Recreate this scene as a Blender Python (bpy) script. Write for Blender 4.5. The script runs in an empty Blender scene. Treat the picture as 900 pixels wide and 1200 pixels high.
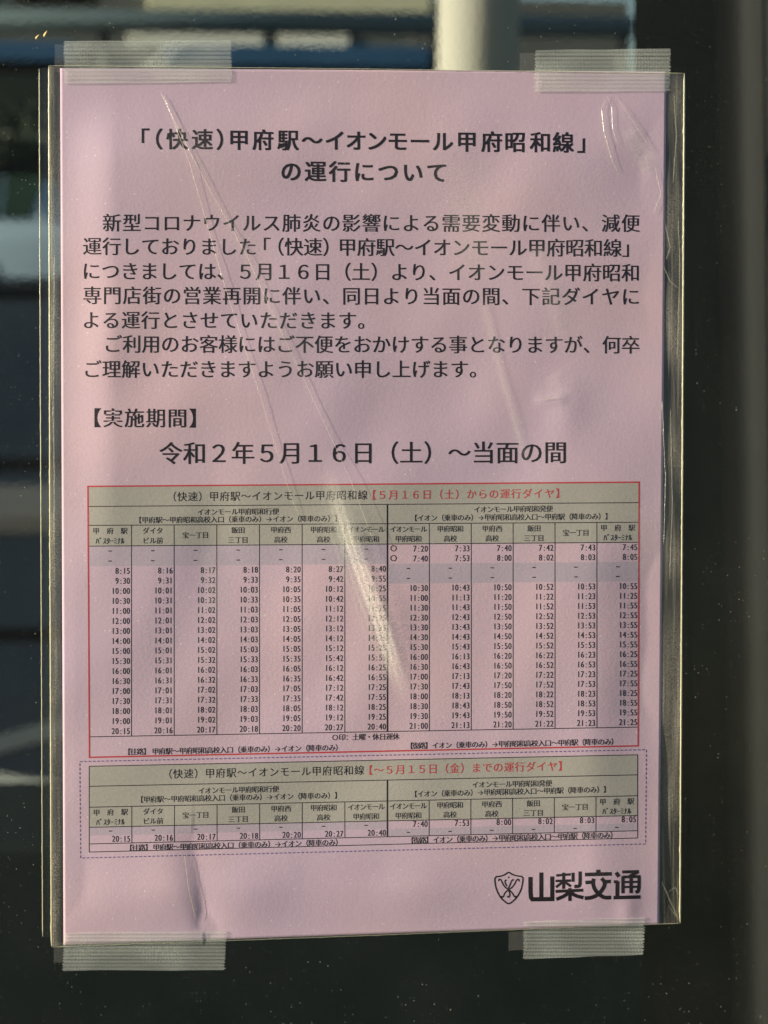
import bpy, bmesh, math, random
import numpy as np
from mathutils import Matrix, Vector
S = bpy.context.scene
C = S.collection
random.seed(7); RNG = np.random.default_rng(7)

# ------------------------------------------------------------------ camera, sky, sun, exposure
F = 1690.0                       # focal length in pixels of a 900 x 1200 picture
TILT = math.radians(11.2)        # the pane leans back
ORIGIN = Vector((0, 0, 1.42))
BASE = Matrix(((1, 0, 0, ORIGIN.x),
               (0, math.sin(TILT), -math.cos(TILT), ORIGIN.y),
               (0, math.cos(TILT), math.sin(TILT), ORIGIN.z),
               (0, 0, 0, 1)))    # pane frame (u right, v up, w towards the viewer) -> world

def rot3(a, b, c):
    ca, sa, cb, sb, cc, sc = math.cos(a), math.sin(a), math.cos(b), math.sin(b), math.cos(c), math.sin(c)
    return (np.array([[cc, -sc, 0], [sc, cc, 0], [0, 0, 1]]) @ np.array([[cb, 0, sb], [0, 1, 0], [-sb, 0, cb]])
            @ np.array([[1, 0, 0], [0, ca, -sa], [0, sa, ca]]))
RC = rot3(0.034, 0.045, 0.004)
TC = np.array([-0.0057, 0.00175, -0.498])
CAM_LOCAL = -RC.T @ TC
m = Matrix.Identity(4)
for i in range(3):
    for j in range(3):
        m[i][j] = RC.T[i, j]
    m[i][3] = CAM_LOCAL[i]
cam = bpy.data.objects.new('camera', bpy.data.cameras.new('camera'))
C.objects.link(cam); S.camera = cam
cam.matrix_world = BASE @ m
cam.data.sensor_fit = 'VERTICAL'; cam.data.sensor_height = 36.0; cam.data.sensor_width = 27.0
cam.data.lens = F / 1200 * 36.0
cam.data.clip_start = 0.02; cam.data.clip_end = 500
cam.data.dof.use_dof = True; cam.data.dof.focus_distance = 0.4975; cam.data.dof.aperture_fstop = 10.5

w = bpy.data.worlds.new('World'); S.world = w; w.use_nodes = True
SUN_EL, SUN_A = math.radians(16), math.radians(12.5)
sdir = Vector((-math.cos(SUN_EL) * math.cos(SUN_A), -math.cos(SUN_EL) * math.sin(SUN_A), math.sin(SUN_EL)))
sky = w.node_tree.nodes.new('ShaderNodeTexSky'); sky.sky_type = 'NISHITA'; sky.sun_disc = False
sky.sun_elevation = SUN_EL; sky.sun_rotation = math.atan2(sdir.x, sdir.y)
bg = w.node_tree.nodes['Background']; bg.inputs['Strength'].default_value = 0.06
w.node_tree.links.new(sky.outputs[0], bg.inputs['Color'])
sun = bpy.data.objects.new('sun', bpy.data.lights.new('sun', 'SUN')); C.objects.link(sun)
sun.data.energy = 4.6; sun.data.angle = math.radians(0.5); sun.data.color = (1.0, 0.90, 0.74)
sun.rotation_euler = sdir.to_track_quat('Z', 'Y').to_euler()
S.view_settings.view_transform = 'Standard'; S.view_settings.look = 'None'
S.view_settings.exposure = 1.02; S.view_settings.gamma = 1.0
S.cycles.max_bounces = 12; S.cycles.transparent_max_bounces = 24; S.cycles.transmission_bounces = 8

# ------------------------------------------------------------------ pixel <-> place helpers
def P(px, py, h=0.0):
    """Points of the pane frame at height h (m) over the glass, seen at photograph pixel px, py."""
    px = np.asarray(px, float); py = np.asarray(py, float); h = np.asarray(h, float)
    d = np.stack([(px - 450) / F, -(py - 600) / F, -np.ones_like(px + py)], -1) @ RC
    s = (h - CAM_LOCAL[2]) / d[..., 2]
    return CAM_LOCAL + d * s[..., None]

BM = np.array(BASE)
CAM_W = BM[:3, :3] @ CAM_LOCAL + BM[:3, 3]
def ray(px, py):
    d = np.array([(px - 450) / F, -(py - 600) / F, -1.0]) @ RC
    return BM[:3, :3] @ d
def at(px, py, y):
    """World point on the upright plane at distance y behind the pane."""
    d = ray(px, py); s = (y - CAM_W[1]) / d[1]
    return CAM_W + d * s
def ground_y(py, px=30):
    d = ray(px, py); return (CAM_W + d * (-CAM_W[2] / d[2]))[1]

# ------------------------------------------------------------------ materials
def mat(name):
    m = bpy.data.materials.new(name); m.use_nodes = True
    nt = m.node_tree; nt.nodes.clear()
    out = nt.nodes.new('ShaderNodeOutputMaterial')
    def N(t, **k):
        n = nt.nodes.new(t)
        for a, b in k.items():
            if a.startswith('i_'): n.inputs[a[2:].replace('_', ' ')].default_value = b
            else: setattr(n, a, b)
        return n
    return m, nt, N, (lambda a, b: nt.links.new(a, b)), out

def surface(name, col, rough=0.6, var=0.12, scale=40.0, bump=0.0, bscale=300.0, bdist=0.001, metal=0.0, spec=0.5, coord='Object'):
    m, nt, N, L, out = mat(name)
    b = N('ShaderNodeBsdfPrincipled'); L(b.outputs[0], out.inputs[0])
    b.inputs['Roughness'].default_value = rough; b.inputs['Metallic'].default_value = metal
    b.inputs['Specular IOR Level'].default_value = spec
    tc = N('ShaderNodeTexCoord')
    n = N('ShaderNodeTexNoise'); n.inputs['Scale'].default_value = scale; n.inputs['Detail'].default_value = 5
    L(tc.outputs[coord], n.inputs['Vector'])
    mx = N('ShaderNodeMix', data_type='RGBA')
    c = np.array(col)
    mx.inputs[6].default_value = (*(c * (1 - var)), 1); mx.inputs[7].default_value = (*np.minimum(c * (1 + var), 1), 1)
    L(n.outputs[0], mx.inputs[0]); L(mx.outputs[2], b.inputs['Base Color'])
    if bump:
        n2 = N('ShaderNodeTexNoise'); n2.inputs['Scale'].default_value = bscale; n2.inputs['Detail'].default_value = 3
        L(tc.outputs[coord], n2.inputs['Vector'])
        bp = N('ShaderNodeBump'); bp.inputs['Strength'].default_value = bump; bp.inputs['Distance'].default_value = bdist
        L(n2.outputs[0], bp.inputs['Height']); L(bp.outputs[0], b.inputs['Normal'])
    return m

def speck_mask(N, L, tc, scale, size, share):
    """1 on small dust specks scattered over a surface."""
    v = N('ShaderNodeTexVoronoi', voronoi_dimensions='2D'); v.inputs['Scale'].default_value = scale; L(tc, v.inputs['Vector'])
    sp = N('ShaderNodeSeparateColor'); L(v.outputs['Color'], sp.inputs[0])
    # each cell draws its own speck radius
    pw = N('ShaderNodeMath', operation='POWER'); L(sp.outputs[1], pw.inputs[0]); pw.inputs[1].default_value = 3
    r = N('ShaderNodeMath', operation='MULTIPLY_ADD'); L(pw.outputs[0], r.inputs[0]); r.inputs[1].default_value = size; r.inputs[2].default_value = size * 0.3
    lt = N('ShaderNodeMath', operation='LESS_THAN'); L(v.outputs['Distance'], lt.inputs[0]); L(r.outputs[0], lt.inputs[1])
    pick = N('ShaderNodeMath', operation='LESS_THAN'); L(sp.outputs[0], pick.inputs[0]); pick.inputs[1].default_value = share
    mu = N('ShaderNodeMath', operation='MULTIPLY'); L(lt.outputs[0], mu.inputs[0]); L(pick.outputs[0], mu.inputs[1])
    return mu.outputs[0]

def make_paper():
    m, nt, N, L, out = mat('pink_paper')
    b = N('ShaderNodeBsdfPrincipled'); L(b.outputs[0], out.inputs[0])
    b.inputs['Roughness'].default_value = 0.75; b.inputs['Specular IOR Level'].default_value = 0.2
    tc = N('ShaderNodeTexCoord').outputs['Object']
    n = N('ShaderNodeTexNoise'); n.inputs['Scale'].default_value = 1400; n.inputs['Detail'].default_value = 3; L(tc, n.inputs['Vector'])
    mx = N('ShaderNodeMix', data_type='RGBA'); L(n.outputs[0], mx.inputs[0])
    mx.inputs[6].default_value = (0.550, 0.408, 0.462, 1); mx.inputs[7].default_value = (0.635, 0.475, 0.535, 1)
    n4 = N('ShaderNodeTexNoise'); n4.inputs['Scale'].default_value = 11; n4.inputs['Detail'].default_value = 3; L(tc, n4.inputs['Vector'])
    r4 = N('ShaderNodeMapRange'); r4.inputs['From Min'].default_value = 0.35; r4.inputs['From Max'].default_value = 0.65; L(n4.outputs[0], r4.inputs['Value'])
    t4 = N('ShaderNodeMix', data_type='RGBA', blend_type='MULTIPLY'); t4.inputs[0].default_value = 1.0
    c4 = N('ShaderNodeMix', data_type='RGBA'); L(r4.outputs[0], c4.inputs[0]); c4.inputs[6].default_value = (0.94, 0.95, 1.02, 1); c4.inputs[7].default_value = (1.05, 1.0, 0.97, 1)
    L(mx.outputs[2], t4.inputs[6]); L(c4.outputs[2], t4.inputs[7]); sk = speck_mask(N, L, tc, 620, 0.13, 0.10)
    sm = N('ShaderNodeMath', operation='MULTIPLY'); L(sk, sm.inputs[0]); sm.inputs[1].default_value = 0.55
    f4 = N('ShaderNodeMix', data_type='RGBA'); L(sm.outputs[0], f4.inputs[0]); L(t4.outputs[2], f4.inputs[6]); f4.inputs[7].default_value = (0.88, 0.80, 0.74, 1)
    L(f4.outputs[2], b.inputs['Base Color'])
    n2 = N('ShaderNodeTexNoise'); n2.inputs['Scale'].default_value = 900; n2.inputs['Detail'].default_value = 4; L(tc, n2.inputs['Vector'])
    n3 = N('ShaderNodeTexNoise'); n3.inputs['Scale'].default_value = 130; n3.inputs['Detail'].default_value = 2; L(tc, n3.inputs['Vector'])
    ad = N('ShaderNodeMath', operation='MULTIPLY_ADD'); L(n3.outputs[0], ad.inputs[0]); ad.inputs[1].default_value = 0.9; L(n2.outputs[0], ad.inputs[2])
    bp = N('ShaderNodeBump'); bp.inputs['Strength'].default_value = 1.0; bp.inputs['Distance'].default_value = 0.00005
    L(ad.outputs[0], bp.inputs['Height']); L(bp.outputs[0], b.inputs['Normal'])
    return m

def make_glass(name='smoked_glass', dusty=True):
    """Smoked glass: tinted, faintly rippled, dusty."""
    m, nt, N, L, out = mat(name)
    tc = N('ShaderNodeTexCoord').outputs['Object']
    rp = N('ShaderNodeTexNoise'); rp.inputs['Scale'].default_value = 420; rp.inputs['Detail'].default_value = 1.5; L(tc, rp.inputs['Vector'])
    bp = N('ShaderNodeBump'); bp.inputs['Strength'].default_value = 1.0; bp.inputs['Distance'].default_value = 0.000004
    L(rp.outputs[0], bp.inputs['Height'])
    rf = N('ShaderNodeBsdfRefraction'); rf.inputs['IOR'].default_value = 1.5; rf.inputs['Roughness'].default_value = 0.0
    rf.inputs['Color'].default_value = (0.695, 0.745, 0.755, 1); L(bp.outputs[0], rf.inputs['Normal'])
    gl = N('ShaderNodeBsdfGlossy'); gl.inputs['Roughness'].default_value = 0.03
    fr = N('ShaderNodeFresnel'); fr.inputs['IOR'].default_value = 1.16
    a = N('ShaderNodeMixShader'); L(fr.outputs[0], a.inputs[0]); L(rf.outputs[0], a.inputs[1]); L(gl.outputs[0], a.inputs[2])
    if not dusty:
        L(a.outputs[0], out.inputs[0]); return m
    df = N('ShaderNodeBsdfDiffuse'); df.inputs['Color'].default_value = (0.62, 0.60, 0.46, 1)
    s1 = speck_mask(N, L, tc, 700, 0.12, 0.15)
    s2 = speck_mask(N, L, tc, 210, 0.05, 0.12)
    mxm = N('ShaderNodeMath', operation='MAXIMUM'); L(s1, mxm.inputs[0]); L(s2, mxm.inputs[1])
    # thin film of dust everywhere, patchy
    pn = N('ShaderNodeTexNoise'); pn.inputs['Scale'].default_value = 22; pn.inputs['Detail'].default_value = 6; L(tc, pn.inputs['Vector'])
    mr = N('ShaderNodeMapRange'); mr.inputs['From Min'].default_value = 0.35; mr.inputs['From Max'].default_value = 0.75
    mr.inputs['To Min'].default_value = 0.002; mr.inputs['To Max'].default_value = 0.011; L(pn.outputs[0], mr.inputs['Value'])
    pm = N('ShaderNodeMapRange'); pm.inputs['From Min'].default_value = 0.45; pm.inputs['From Max'].default_value = 0.68
    pm.inputs['To Min'].default_value = 0.18; pm.inputs['To Max'].default_value = 0.36; L(pn.outputs[0], pm.inputs['Value'])
    sc = N('ShaderNodeMath', operation='MULTIPLY_ADD'); L(mxm.outputs[0], sc.inputs[0]); L(pm.outputs[0], sc.inputs[1]); L(mr.outputs[0], sc.inputs[2])
    z = N('ShaderNodeMixShader'); L(sc.outputs[0], z.inputs[0]); L(a.outputs[0], z.inputs[1]); L(df.outputs[0], z.inputs[2])
    L(z.outputs[0], out.inputs[0])
    return m

def make_film(name, haze=0.02, rough=0.26, streak=0.0, gloss=1.0, specks=True, white=(0.74, 0.72, 0.62)):
    """Clear plastic film: see-through with a soft sheen, fine embossed grain and dust."""
    m, nt, N, L, out = mat(name)
    tc = N('ShaderNodeTexCoord').outputs['Object']
    tr = N('ShaderNodeBsdfTransparent'); tr.inputs['Color'].default_value = (0.97, 0.97, 0.965, 1)
    df = N('ShaderNodeBsdfDiffuse'); df.inputs['Color'].default_value = (*white, 1)
    hz = N('ShaderNodeValue'); hz.outputs[0].default_value = haze; fac = hz.outputs[0]
    if streak:
        mp = N('ShaderNodeMapping'); mp.inputs['Scale'].default_value = (1, 0.025, 1); L(tc, mp.inputs['Vector'])
        sn = N('ShaderNodeTexNoise'); sn.inputs['Scale'].default_value = 900; sn.inputs['Detail'].default_value = 2; L(mp.outputs[0], sn.inputs['Vector'])
        mr = N('ShaderNodeMapRange'); mr.inputs['From Min'].default_value = 0.5; mr.inputs['From Max'].default_value = 0.72
        mr.inputs['To Min'].default_value = haze; mr.inputs['To Max'].default_value = haze + streak; L(sn.outputs[0], mr.inputs['Value'])
        fac = mr.outputs[0]
    at_ = N('ShaderNodeAttribute', attribute_name='wear_glare')  # per-vertex crease whitening and painted glare
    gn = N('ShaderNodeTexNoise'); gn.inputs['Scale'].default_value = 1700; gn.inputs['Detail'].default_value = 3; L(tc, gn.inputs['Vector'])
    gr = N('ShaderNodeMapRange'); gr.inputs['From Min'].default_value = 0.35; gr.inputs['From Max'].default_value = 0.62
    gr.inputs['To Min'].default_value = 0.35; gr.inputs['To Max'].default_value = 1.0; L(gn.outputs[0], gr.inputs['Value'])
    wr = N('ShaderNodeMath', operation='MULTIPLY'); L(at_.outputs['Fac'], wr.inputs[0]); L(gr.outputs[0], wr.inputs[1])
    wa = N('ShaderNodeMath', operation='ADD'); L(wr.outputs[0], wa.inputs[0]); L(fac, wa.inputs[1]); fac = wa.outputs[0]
    if specks:
        s = speck_mask(N, L, tc, 400, 0.09, 0.12)
        ma = N('ShaderNodeMath', operation='MULTIPLY_ADD'); L(s, ma.inputs[0]); ma.inputs[1].default_value = 0.10; L(fac, ma.inputs[2]); fac = ma.outputs[0]
    a = N('ShaderNodeMixShader'); L(fac, a.inputs[0]); L(tr.outputs[0], a.inputs[1]); L(df.outputs[0], a.inputs[2])
    g = N('ShaderNodeBsdfGlossy'); g.inputs['Roughness'].default_value = rough
    n2 = N('ShaderNodeTexNoise'); n2.inputs['Scale'].default_value = 1500; n2.inputs['Detail'].default_value = 2; L(tc, n2.inputs['Vector'])
    bp = N('ShaderNodeBump'); bp.inputs['Strength'].default_value = 1.0; bp.inputs['Distance'].default_value = 0.00009
    L(n2.outputs[0], bp.inputs['Height']); L(bp.outputs[0], g.inputs['Normal'])
    # thin film: the same reflectance from either side
    ge = N('ShaderNodeNewGeometry')
    io = N('ShaderNodeMapRange'); io.inputs['To Min'].default_value = 1.45; io.inputs['To Max'].default_value = 1 / 1.45; L(ge.outputs['Backfacing'], io.inputs['Value'])
    fr = N('ShaderNodeFresnel'); L(io.outputs[0], fr.inputs['IOR'])
    fm = N('ShaderNodeMath', operation='MULTIPLY'); L(fr.outputs[0], fm.inputs[0]); fm.inputs[1].default_value = gloss; fm.use_clamp = True
    cl = N('ShaderNodeMath', operation='MINIMUM'); L(fm.outputs[0], cl.inputs[0]); cl.inputs[1].default_value = 0.22; fm = cl
    z = N('ShaderNodeMixShader'); L(fm.outputs[0], z.inputs[0]); L(a.outputs[0], z.inputs[1]); L(g.outputs[0], z.inputs[2])
    L(z.outputs[0], out.inputs[0])
    return m

M = {}
M['paper'] = make_paper()
M['ink'] = surface('black_ink', (0.010, 0.006, 0.011), 0.75, 0.2, 900, spec=0.2)
M['red'] = surface('red_ink', (0.50, 0.045, 0.05), 0.65, 0.15, 900, spec=0.2)
M['blue'] = surface('blue_ink', (0.14, 0.10, 0.26), 0.65, 0.15, 900, spec=0.2)
M['greyband'] = surface('grey_print', (0.41, 0.383, 0.33), 0.7, 0.14, 1300, bump=1.0, bscale=900, bdist=0.00005, spec=0.2)
M['lilac'] = surface('lilac_print', (0.47, 0.385, 0.445), 0.7, 0.10, 1300, bump=1.0, bscale=900, bdist=0.00005, spec=0.2)
M['glass'] = make_glass()
M['glass_back'] = make_glass('smoked_glass_back', False)
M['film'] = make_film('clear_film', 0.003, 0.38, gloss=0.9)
M['film_back'] = make_film('clear_film_behind', 0.02, 0.2, streak=0.28, gloss=1.3, white=(0.62, 0.55, 0.43))
M['ghost_strip'] = make_film('clear_ghost_strip', 0.012, 0.2, gloss=1.2, specks=False)
M['crease_glint'] = make_film('whitened_glint_plastic', 0.13, 0.3, gloss=1.0, specks=False, white=(0.78, 0.75, 0.52))
M['seam'] = make_film('welded_seam', 0.42, 0.25, gloss=1.5, specks=False, white=(0.74, 0.72, 0.46))
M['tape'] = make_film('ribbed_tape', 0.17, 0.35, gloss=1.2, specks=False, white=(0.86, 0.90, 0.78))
M['ghost_film'] = make_film('tape_ghost_film', 0.06, 0.3, gloss=0.8, specks=True)
M['flake'] = surface('dry_flake', (0.45, 0.33, 0.12), 0.6, 0.3, 2000)
M['asphalt'] = surface('asphalt', (0.018, 0.027, 0.037), 0.9, 0.25, 3, bump=0.4, bscale=60, bdist=0.01, spec=0.08)
M['white_line'] = surface('road_paint', (0.50, 0.47, 0.36), 0.7, 0.15, 6)
M['worn_line'] = surface('worn_road_paint', (0.09, 0.10, 0.095), 0.8, 0.15, 6)
M['concrete'] = surface('kerb_concrete', (0.11, 0.10, 0.085), 0.9, 0.15, 4, bump=0.3, bscale=40, bdist=0.01)
M['black'] = surface('dark_drain', (0.003, 0.003, 0.004), 0.9, 0.2, 5, spec=0.02)
M['pole'] = surface('pale_concrete', (0.68, 0.61, 0.48), 0.85, 0.10, 3, bump=0.3, bscale=30, bdist=0.004)
M['post'] = surface('dark_green_steel', (0.016, 0.017, 0.013), 0.55, 0.2, 30, spec=0.3)
M['trim'] = surface('added_flange_olive', (0.014, 0.0125, 0.009), 0.8, 0.2, 30)
M['added_lowwall'] = surface('shade_dark', (0.013, 0.019, 0.019), 0.8, 0.3, 12, spec=0.2)
M['carpaint'] = surface('white_car_paint', (0.55, 0.66, 0.72), 0.25, 0.04, 2, spec=0.5)
M['carglass'] = surface('car_window', (0.02, 0.05, 0.035), 0.1, 0.3, 2)
M['rubber'] = surface('tyre_rubber', (0.012, 0.013, 0.018), 0.8, 0.2, 20)
M['steel'] = surface('wheel_steel', (0.25, 0.26, 0.28), 0.4, 0.1, 20, metal=0.6)
M['wall'] = surface('dark_facade', (0.10, 0.10, 0.085), 0.9, 0.25, 0.8)
M['cream'] = surface('cream_cladding', (0.62, 0.56, 0.36), 0.8, 0.3, 0.7)
M['bluesign'] = surface('blue_awning', (0.022, 0.085, 0.17), 0.5, 0.2, 1.0)
M['pipe'] = surface('grey_rail', (0.14, 0.18, 0.175), 0.4, 0.1, 2)
M['pale'] = surface('pale_shutter', (0.80, 0.72, 0.56), 0.6, 0.12, 1.5)
M['leaf'] = surface('dark_leaves', (0.035, 0.045, 0.018), 0.7, 0.4, 4)
M['leaf2'] = surface('bright_leaves', (0.05, 0.08, 0.025), 0.7, 0.4, 4)
M['bark'] = surface('bark', (0.07, 0.05, 0.035), 0.9, 0.3, 10)

# ------------------------------------------------------------------ object helpers
def tag(o, label=None, cat=None, group=None, kind=None):
    for k, v in (('label', label), ('category', cat), ('group', group), ('kind', kind)):
        if v: o[k] = v
    return o

def mesh(name, verts, faces, material, parent=None, smooth=False, local=True):
    me = bpy.data.meshes.new(name)
    me.from_pydata([tuple(map(float, v)) for v in verts], [], [tuple(map(int, f)) for f in faces])
    me.materials.append(material); me.update()
    if smooth:
        me.polygons.foreach_set('use_smooth', [True] * len(me.polygons))
    o = bpy.data.objects.new(name, me); C.objects.link(o)
    if parent is not None:
        o.parent = parent
    elif local:
        o.matrix_world = BASE
    return o

class Box:
    """Collects bevel-free boxes / prisms / tubes in world metres."""
    def __init__(s): s.v, s.f = [], []
    def add(s, v, f):
        n = len(s.v); s.v += [tuple(x) for x in v]; s.f += [tuple(i + n for i in q) for q in f]; return s
    def box(s, a, b):
        (x0, y0, z0), (x1, y1, z1) = a, b
        return s.add([(x0, y0, z0), (x1, y0, z0), (x1, y1, z0), (x0, y1, z0), (x0, y0, z1), (x1, y0, z1), (x1, y1, z1), (x0, y1, z1)],
                     [(3, 2, 1, 0), (4, 5, 6, 7), (0, 1, 5, 4), (1, 2, 6, 5), (2, 3, 7, 6), (3, 0, 4, 7)])
    def prism(s, pts, y0, y1):
        n = len(pts)
        v = [(x, y0, z) for x, z in pts] + [(x, y1, z) for x, z in pts]
        return s.add(v, [tuple(range(n)), tuple(range(2 * n - 1, n - 1, -1))] + [(i, i + n, (i + 1) % n + n, (i + 1) % n) for i in range(n)])
    def tube(s, a, b, r0, r1=None, n=28):
        r1 = r0 if r1 is None else r1
        a, b = Vector(a), Vector(b); d = (b - a).normalized()
        x = d.orthogonal().normalized(); y = d.cross(x)
        v = []
        for p, r in ((a, r0), (b, r1)):
            v += [tuple(p + (x * math.cos(2 * math.pi * k / n) + y * math.sin(2 * math.pi * k / n)) * r) for k in range(n)]
        return s.add(v, [(k, (k + 1) % n, (k + 1) % n + n, k + n) for k in range(n)] + [tuple(range(n - 1, -1, -1)), tuple(range(n, 2 * n))])
    def build(s, name, m, parent=None, bevel=0.0, smooth=False):
        o = mesh(name, s.v, s.f, m, parent, smooth, local=False)
        if bevel:
            b = o.modifiers.new('bevel', 'BEVEL'); b.width = bevel; b.segments = 3; b.limit_method = 'ANGLE'
        return o

# ------------------------------------------------------------------ the setting seen through the glass
ZG = 0.0
mesh('ground', [(-120, -30, 0), (120, -30, 0), (120, 200, 0), (-120, 200, 0)], [(0, 1, 2, 3)], M['asphalt'], local=False)['kind'] = 'structure'

def strip(name, y0, y1, material, z, x0=-8, x1=8, skew=0.0):
    o = mesh(name, [(x0, y0, z), (x1, y0 + skew, z), (x1, y1 + skew, z), (x0, y1, z)], [(0, 1, 2, 3)], material, local=False)
    o['kind'] = 'structure'; return o
strip('drain_gutter', ground_y(554), ground_y(536), M['black'], 0.004)
kb = Box().box((-9, ground_y(628), 0.0), (9, ground_y(592), 0.10)).build('kerb', M['concrete'], bevel=0.02); kb['kind'] = 'structure'
strip('drain_gutter', ground_y(753), ground_y(736), M['black'], 0.004)
def road_line(name, pa, pb, wpx, m):
    a0 = CAM_W + ray(*pa) * (-CAM_W[2] / ray(*pa)[2]); b0 = CAM_W + ray(*pb) * (-CAM_W[2] / ray(*pb)[2])
    pa2 = (pa[0], pa[1] + wpx); pb2 = (pb[0], pb[1] + wpx)
    a1 = CAM_W + ray(*pa2) * (-CAM_W[2] / ray(*pa2)[2]); b1 = CAM_W + ray(*pb2) * (-CAM_W[2] / ray(*pb2)[2])
    v = [a1, b1, b0, a0]
    o = mesh(name, [(p[0], p[1], 0.004) for p in v], [(0, 1, 2, 3)], m, local=False)
    o['kind'] = 'structure'
road_line('road_marking', (-260, 935), (330, 770), 22, M['worn_line'])
road_line('road_marking', (-260, 868), (330, 958), 17, M['white_line'])

# added low wall close behind the pane: its dark colour stands in for shade
p0 = at(450, 985, 0.75)
lw = Box().box((-1.6, 0.75, 0.0), (1.6, 0.90, p0[2])).build('added_low_wall', M['added_lowwall'], bevel=0.008)
tag(lw, 'added low dark wall standing in for shade at the foot of the glass', 'wall')

# pale round pole
PY = 6.0
cxa = at(561, 30, PY)[0]; rad = (at(607, 30, PY)[0] - at(515, 30, PY)[0]) / 2
pole = Box().tube((cxa, PY, 0), (cxa, PY, 7.5), rad * 1.06, rad * 0.96, 48).build('utility_pole', M['pole'], smooth=True)
tag(pole, 'pale round concrete pole, blurred, showing above the pink notice', 'pole')
for z in (1.9, 3.45):
    Box().tube((cxa, PY, z), (cxa, PY, z + 0.03), rad * 1.07, rad * 1.07, 48).build('band', M['steel'], pole, smooth=True)

# dark post just behind the pane at the right
e = bpy.data.objects.new('steel_post', None); C.objects.link(e); e.location = (at(800, 600, 0.5)[0], 0.5, 0)
tag(e, 'dark steel post with an added flange shaped to catch the sun, right of the notice', 'post')
PD = 0.5
def post_piece(name, m, section):
    """Upright rolled section: (top px, bottom px, y) per corner, swept from the ground to 2.6 m."""
    lo, hi = [], []
    for pt, pb, y in section:
        a, b = at(pt, -60, PD), at(pb, 1260, PD)
        f = lambda z: b[0] + (a[0] - b[0]) * (z - b[2]) / (a[2] - b[2]) - e.location.x
        lo.append((f(0), y, 0)); hi.append((f(2.6), y, 2.6))
    n = len(lo)
    o = Box().add(lo + hi, [(i, (i + 1) % n, (i + 1) % n + n, i + n) for i in range(n)] + [tuple(range(n - 1, -1, -1)), tuple(range(n, 2 * n))]).build(name, m, e)
    return o
post_piece('shaft', M['post'], [(742, 752, 0.0), (836, 860, 0.0), (836, 860, 0.02), (770, 780, 0.02)])
cove = []  # invented hollow flange, shaped to catch sun as a bright edge
for k in range(13):
    a = math.pi / 2 * k / 12
    cove.append((836.3 + 42 * math.sin(a) ** .6, 860.3 + 37 * math.sin(a) ** .6, -0.024 * (1 - math.cos(a)) ** 1.3))
post_piece('added_flange', M['trim'], cove + [(882, 901, -0.024), (882, 901, 0.02), (836.3, 860.3, 0.02)])

# parked car: side on, far beyond the road
CY = ground_y(352) + 0.0
car = bpy.data.objects.new('parked_car', None); C.objects.link(car)
wx = at(0, 320, CY)[0]
car.location = (wx, CY, 0)
tag(car, 'white car parked beyond the road, left edge of the glass', 'car')
def smooth_poly(pts, n=2):
    for _ in range(n):
        q = []
        for i in range(len(pts)):
            a, b = pts[i], pts[(i + 1) % len(pts)]
            q += [(a[0] * .8 + b[0] * .2, a[1] * .8 + b[1] * .2), (a[0] * .2 + b[0] * .8, a[1] * .2 + b[1] * .8)]
        pts = q
    return pts
prof = [(-2.9, 0.25), (1.0, 0.22), (1.15, 0.5), (1.05, 0.86), (0.75, 0.93), (0.62, 1.05), (0.50, 1.42), (0.2, 1.48), (-1.0, 1.48), (-1.5, 1.40), (-2.1, 0.98), (-2.8, 0.86), (-3.0, 0.6)]
Box().prism(smooth_poly(prof), 0, 1.65).build('body', M['carpaint'], car, bevel=0.08, smooth=True)
zt = at(30, 206, CY)[2]; zb = at(30, 257, CY)[2]
xa = lambda px, py: at(px, py, CY)[0] - wx
for nm, pts in (('window', [(xa(2, 256), zb), (xa(36, 256), zb), (xa(52, 206), zt), (xa(8, 206), zt)]),
                ('window', [(xa(-70, 256), zb), (xa(-3, 256), zb), (xa(3, 206), zt), (xa(-40, 206), zt)])):
    Box().prism(pts, -0.012, 0.02).build(nm, M['carglass'], car)
for x in (-0.32, -2.6):
    wv = Box().tube((x - 0.02, -0.02, 0.31), (x - 0.02, 0.2, 0.31), 0.31).build('wheel', M['rubber'], car, bevel=0.02)
    Box().tube((x - 0.02, -0.028, 0.31), (x - 0.02, 0.1, 0.31), 0.17).build('rim', M['steel'], wv)
Box().box((0.9, -0.01, 0.62), (1.10, 0.25, 0.74)).build('headlight', M['steel'], car, bevel=0.02)

# trees / hedge between car and shop
def foliage(cx, cy, cz, rx, ry, rz, n, size):
    v, f = [], []
    lobes = [(RNG.uniform(-.6, .6), RNG.uniform(-.6, .6), RNG.uniform(-.6, .6), RNG.uniform(.35, .6)) for _ in range(14)]
    for _ in range(n):
        l = lobes[RNG.integers(len(lobes))]
        d = RNG.normal(size=3); d /= np.linalg.norm(d); rr = l[3] * RNG.uniform(.6, 1)
        c = np.array([cx + (l[0] + d[0] * rr) * rx, cy + (l[1] + d[1] * rr) * ry, max(0.05, cz + (l[2] + d[2] * rr) * rz)])
        a = RNG.normal(size=3); a /= np.linalg.norm(a); b = np.cross(a, RNG.normal(size=3)); b /= np.linalg.norm(b)
        s = size * RNG.uniform(.6, 1.3); k = len(v)
        v += [c - a * s, c + b * s * .5, c + a * s, c - b * s * .5]; f.append((k, k + 1, k + 2, k + 3))
    return v, f
HY = CY + 3.2
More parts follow.
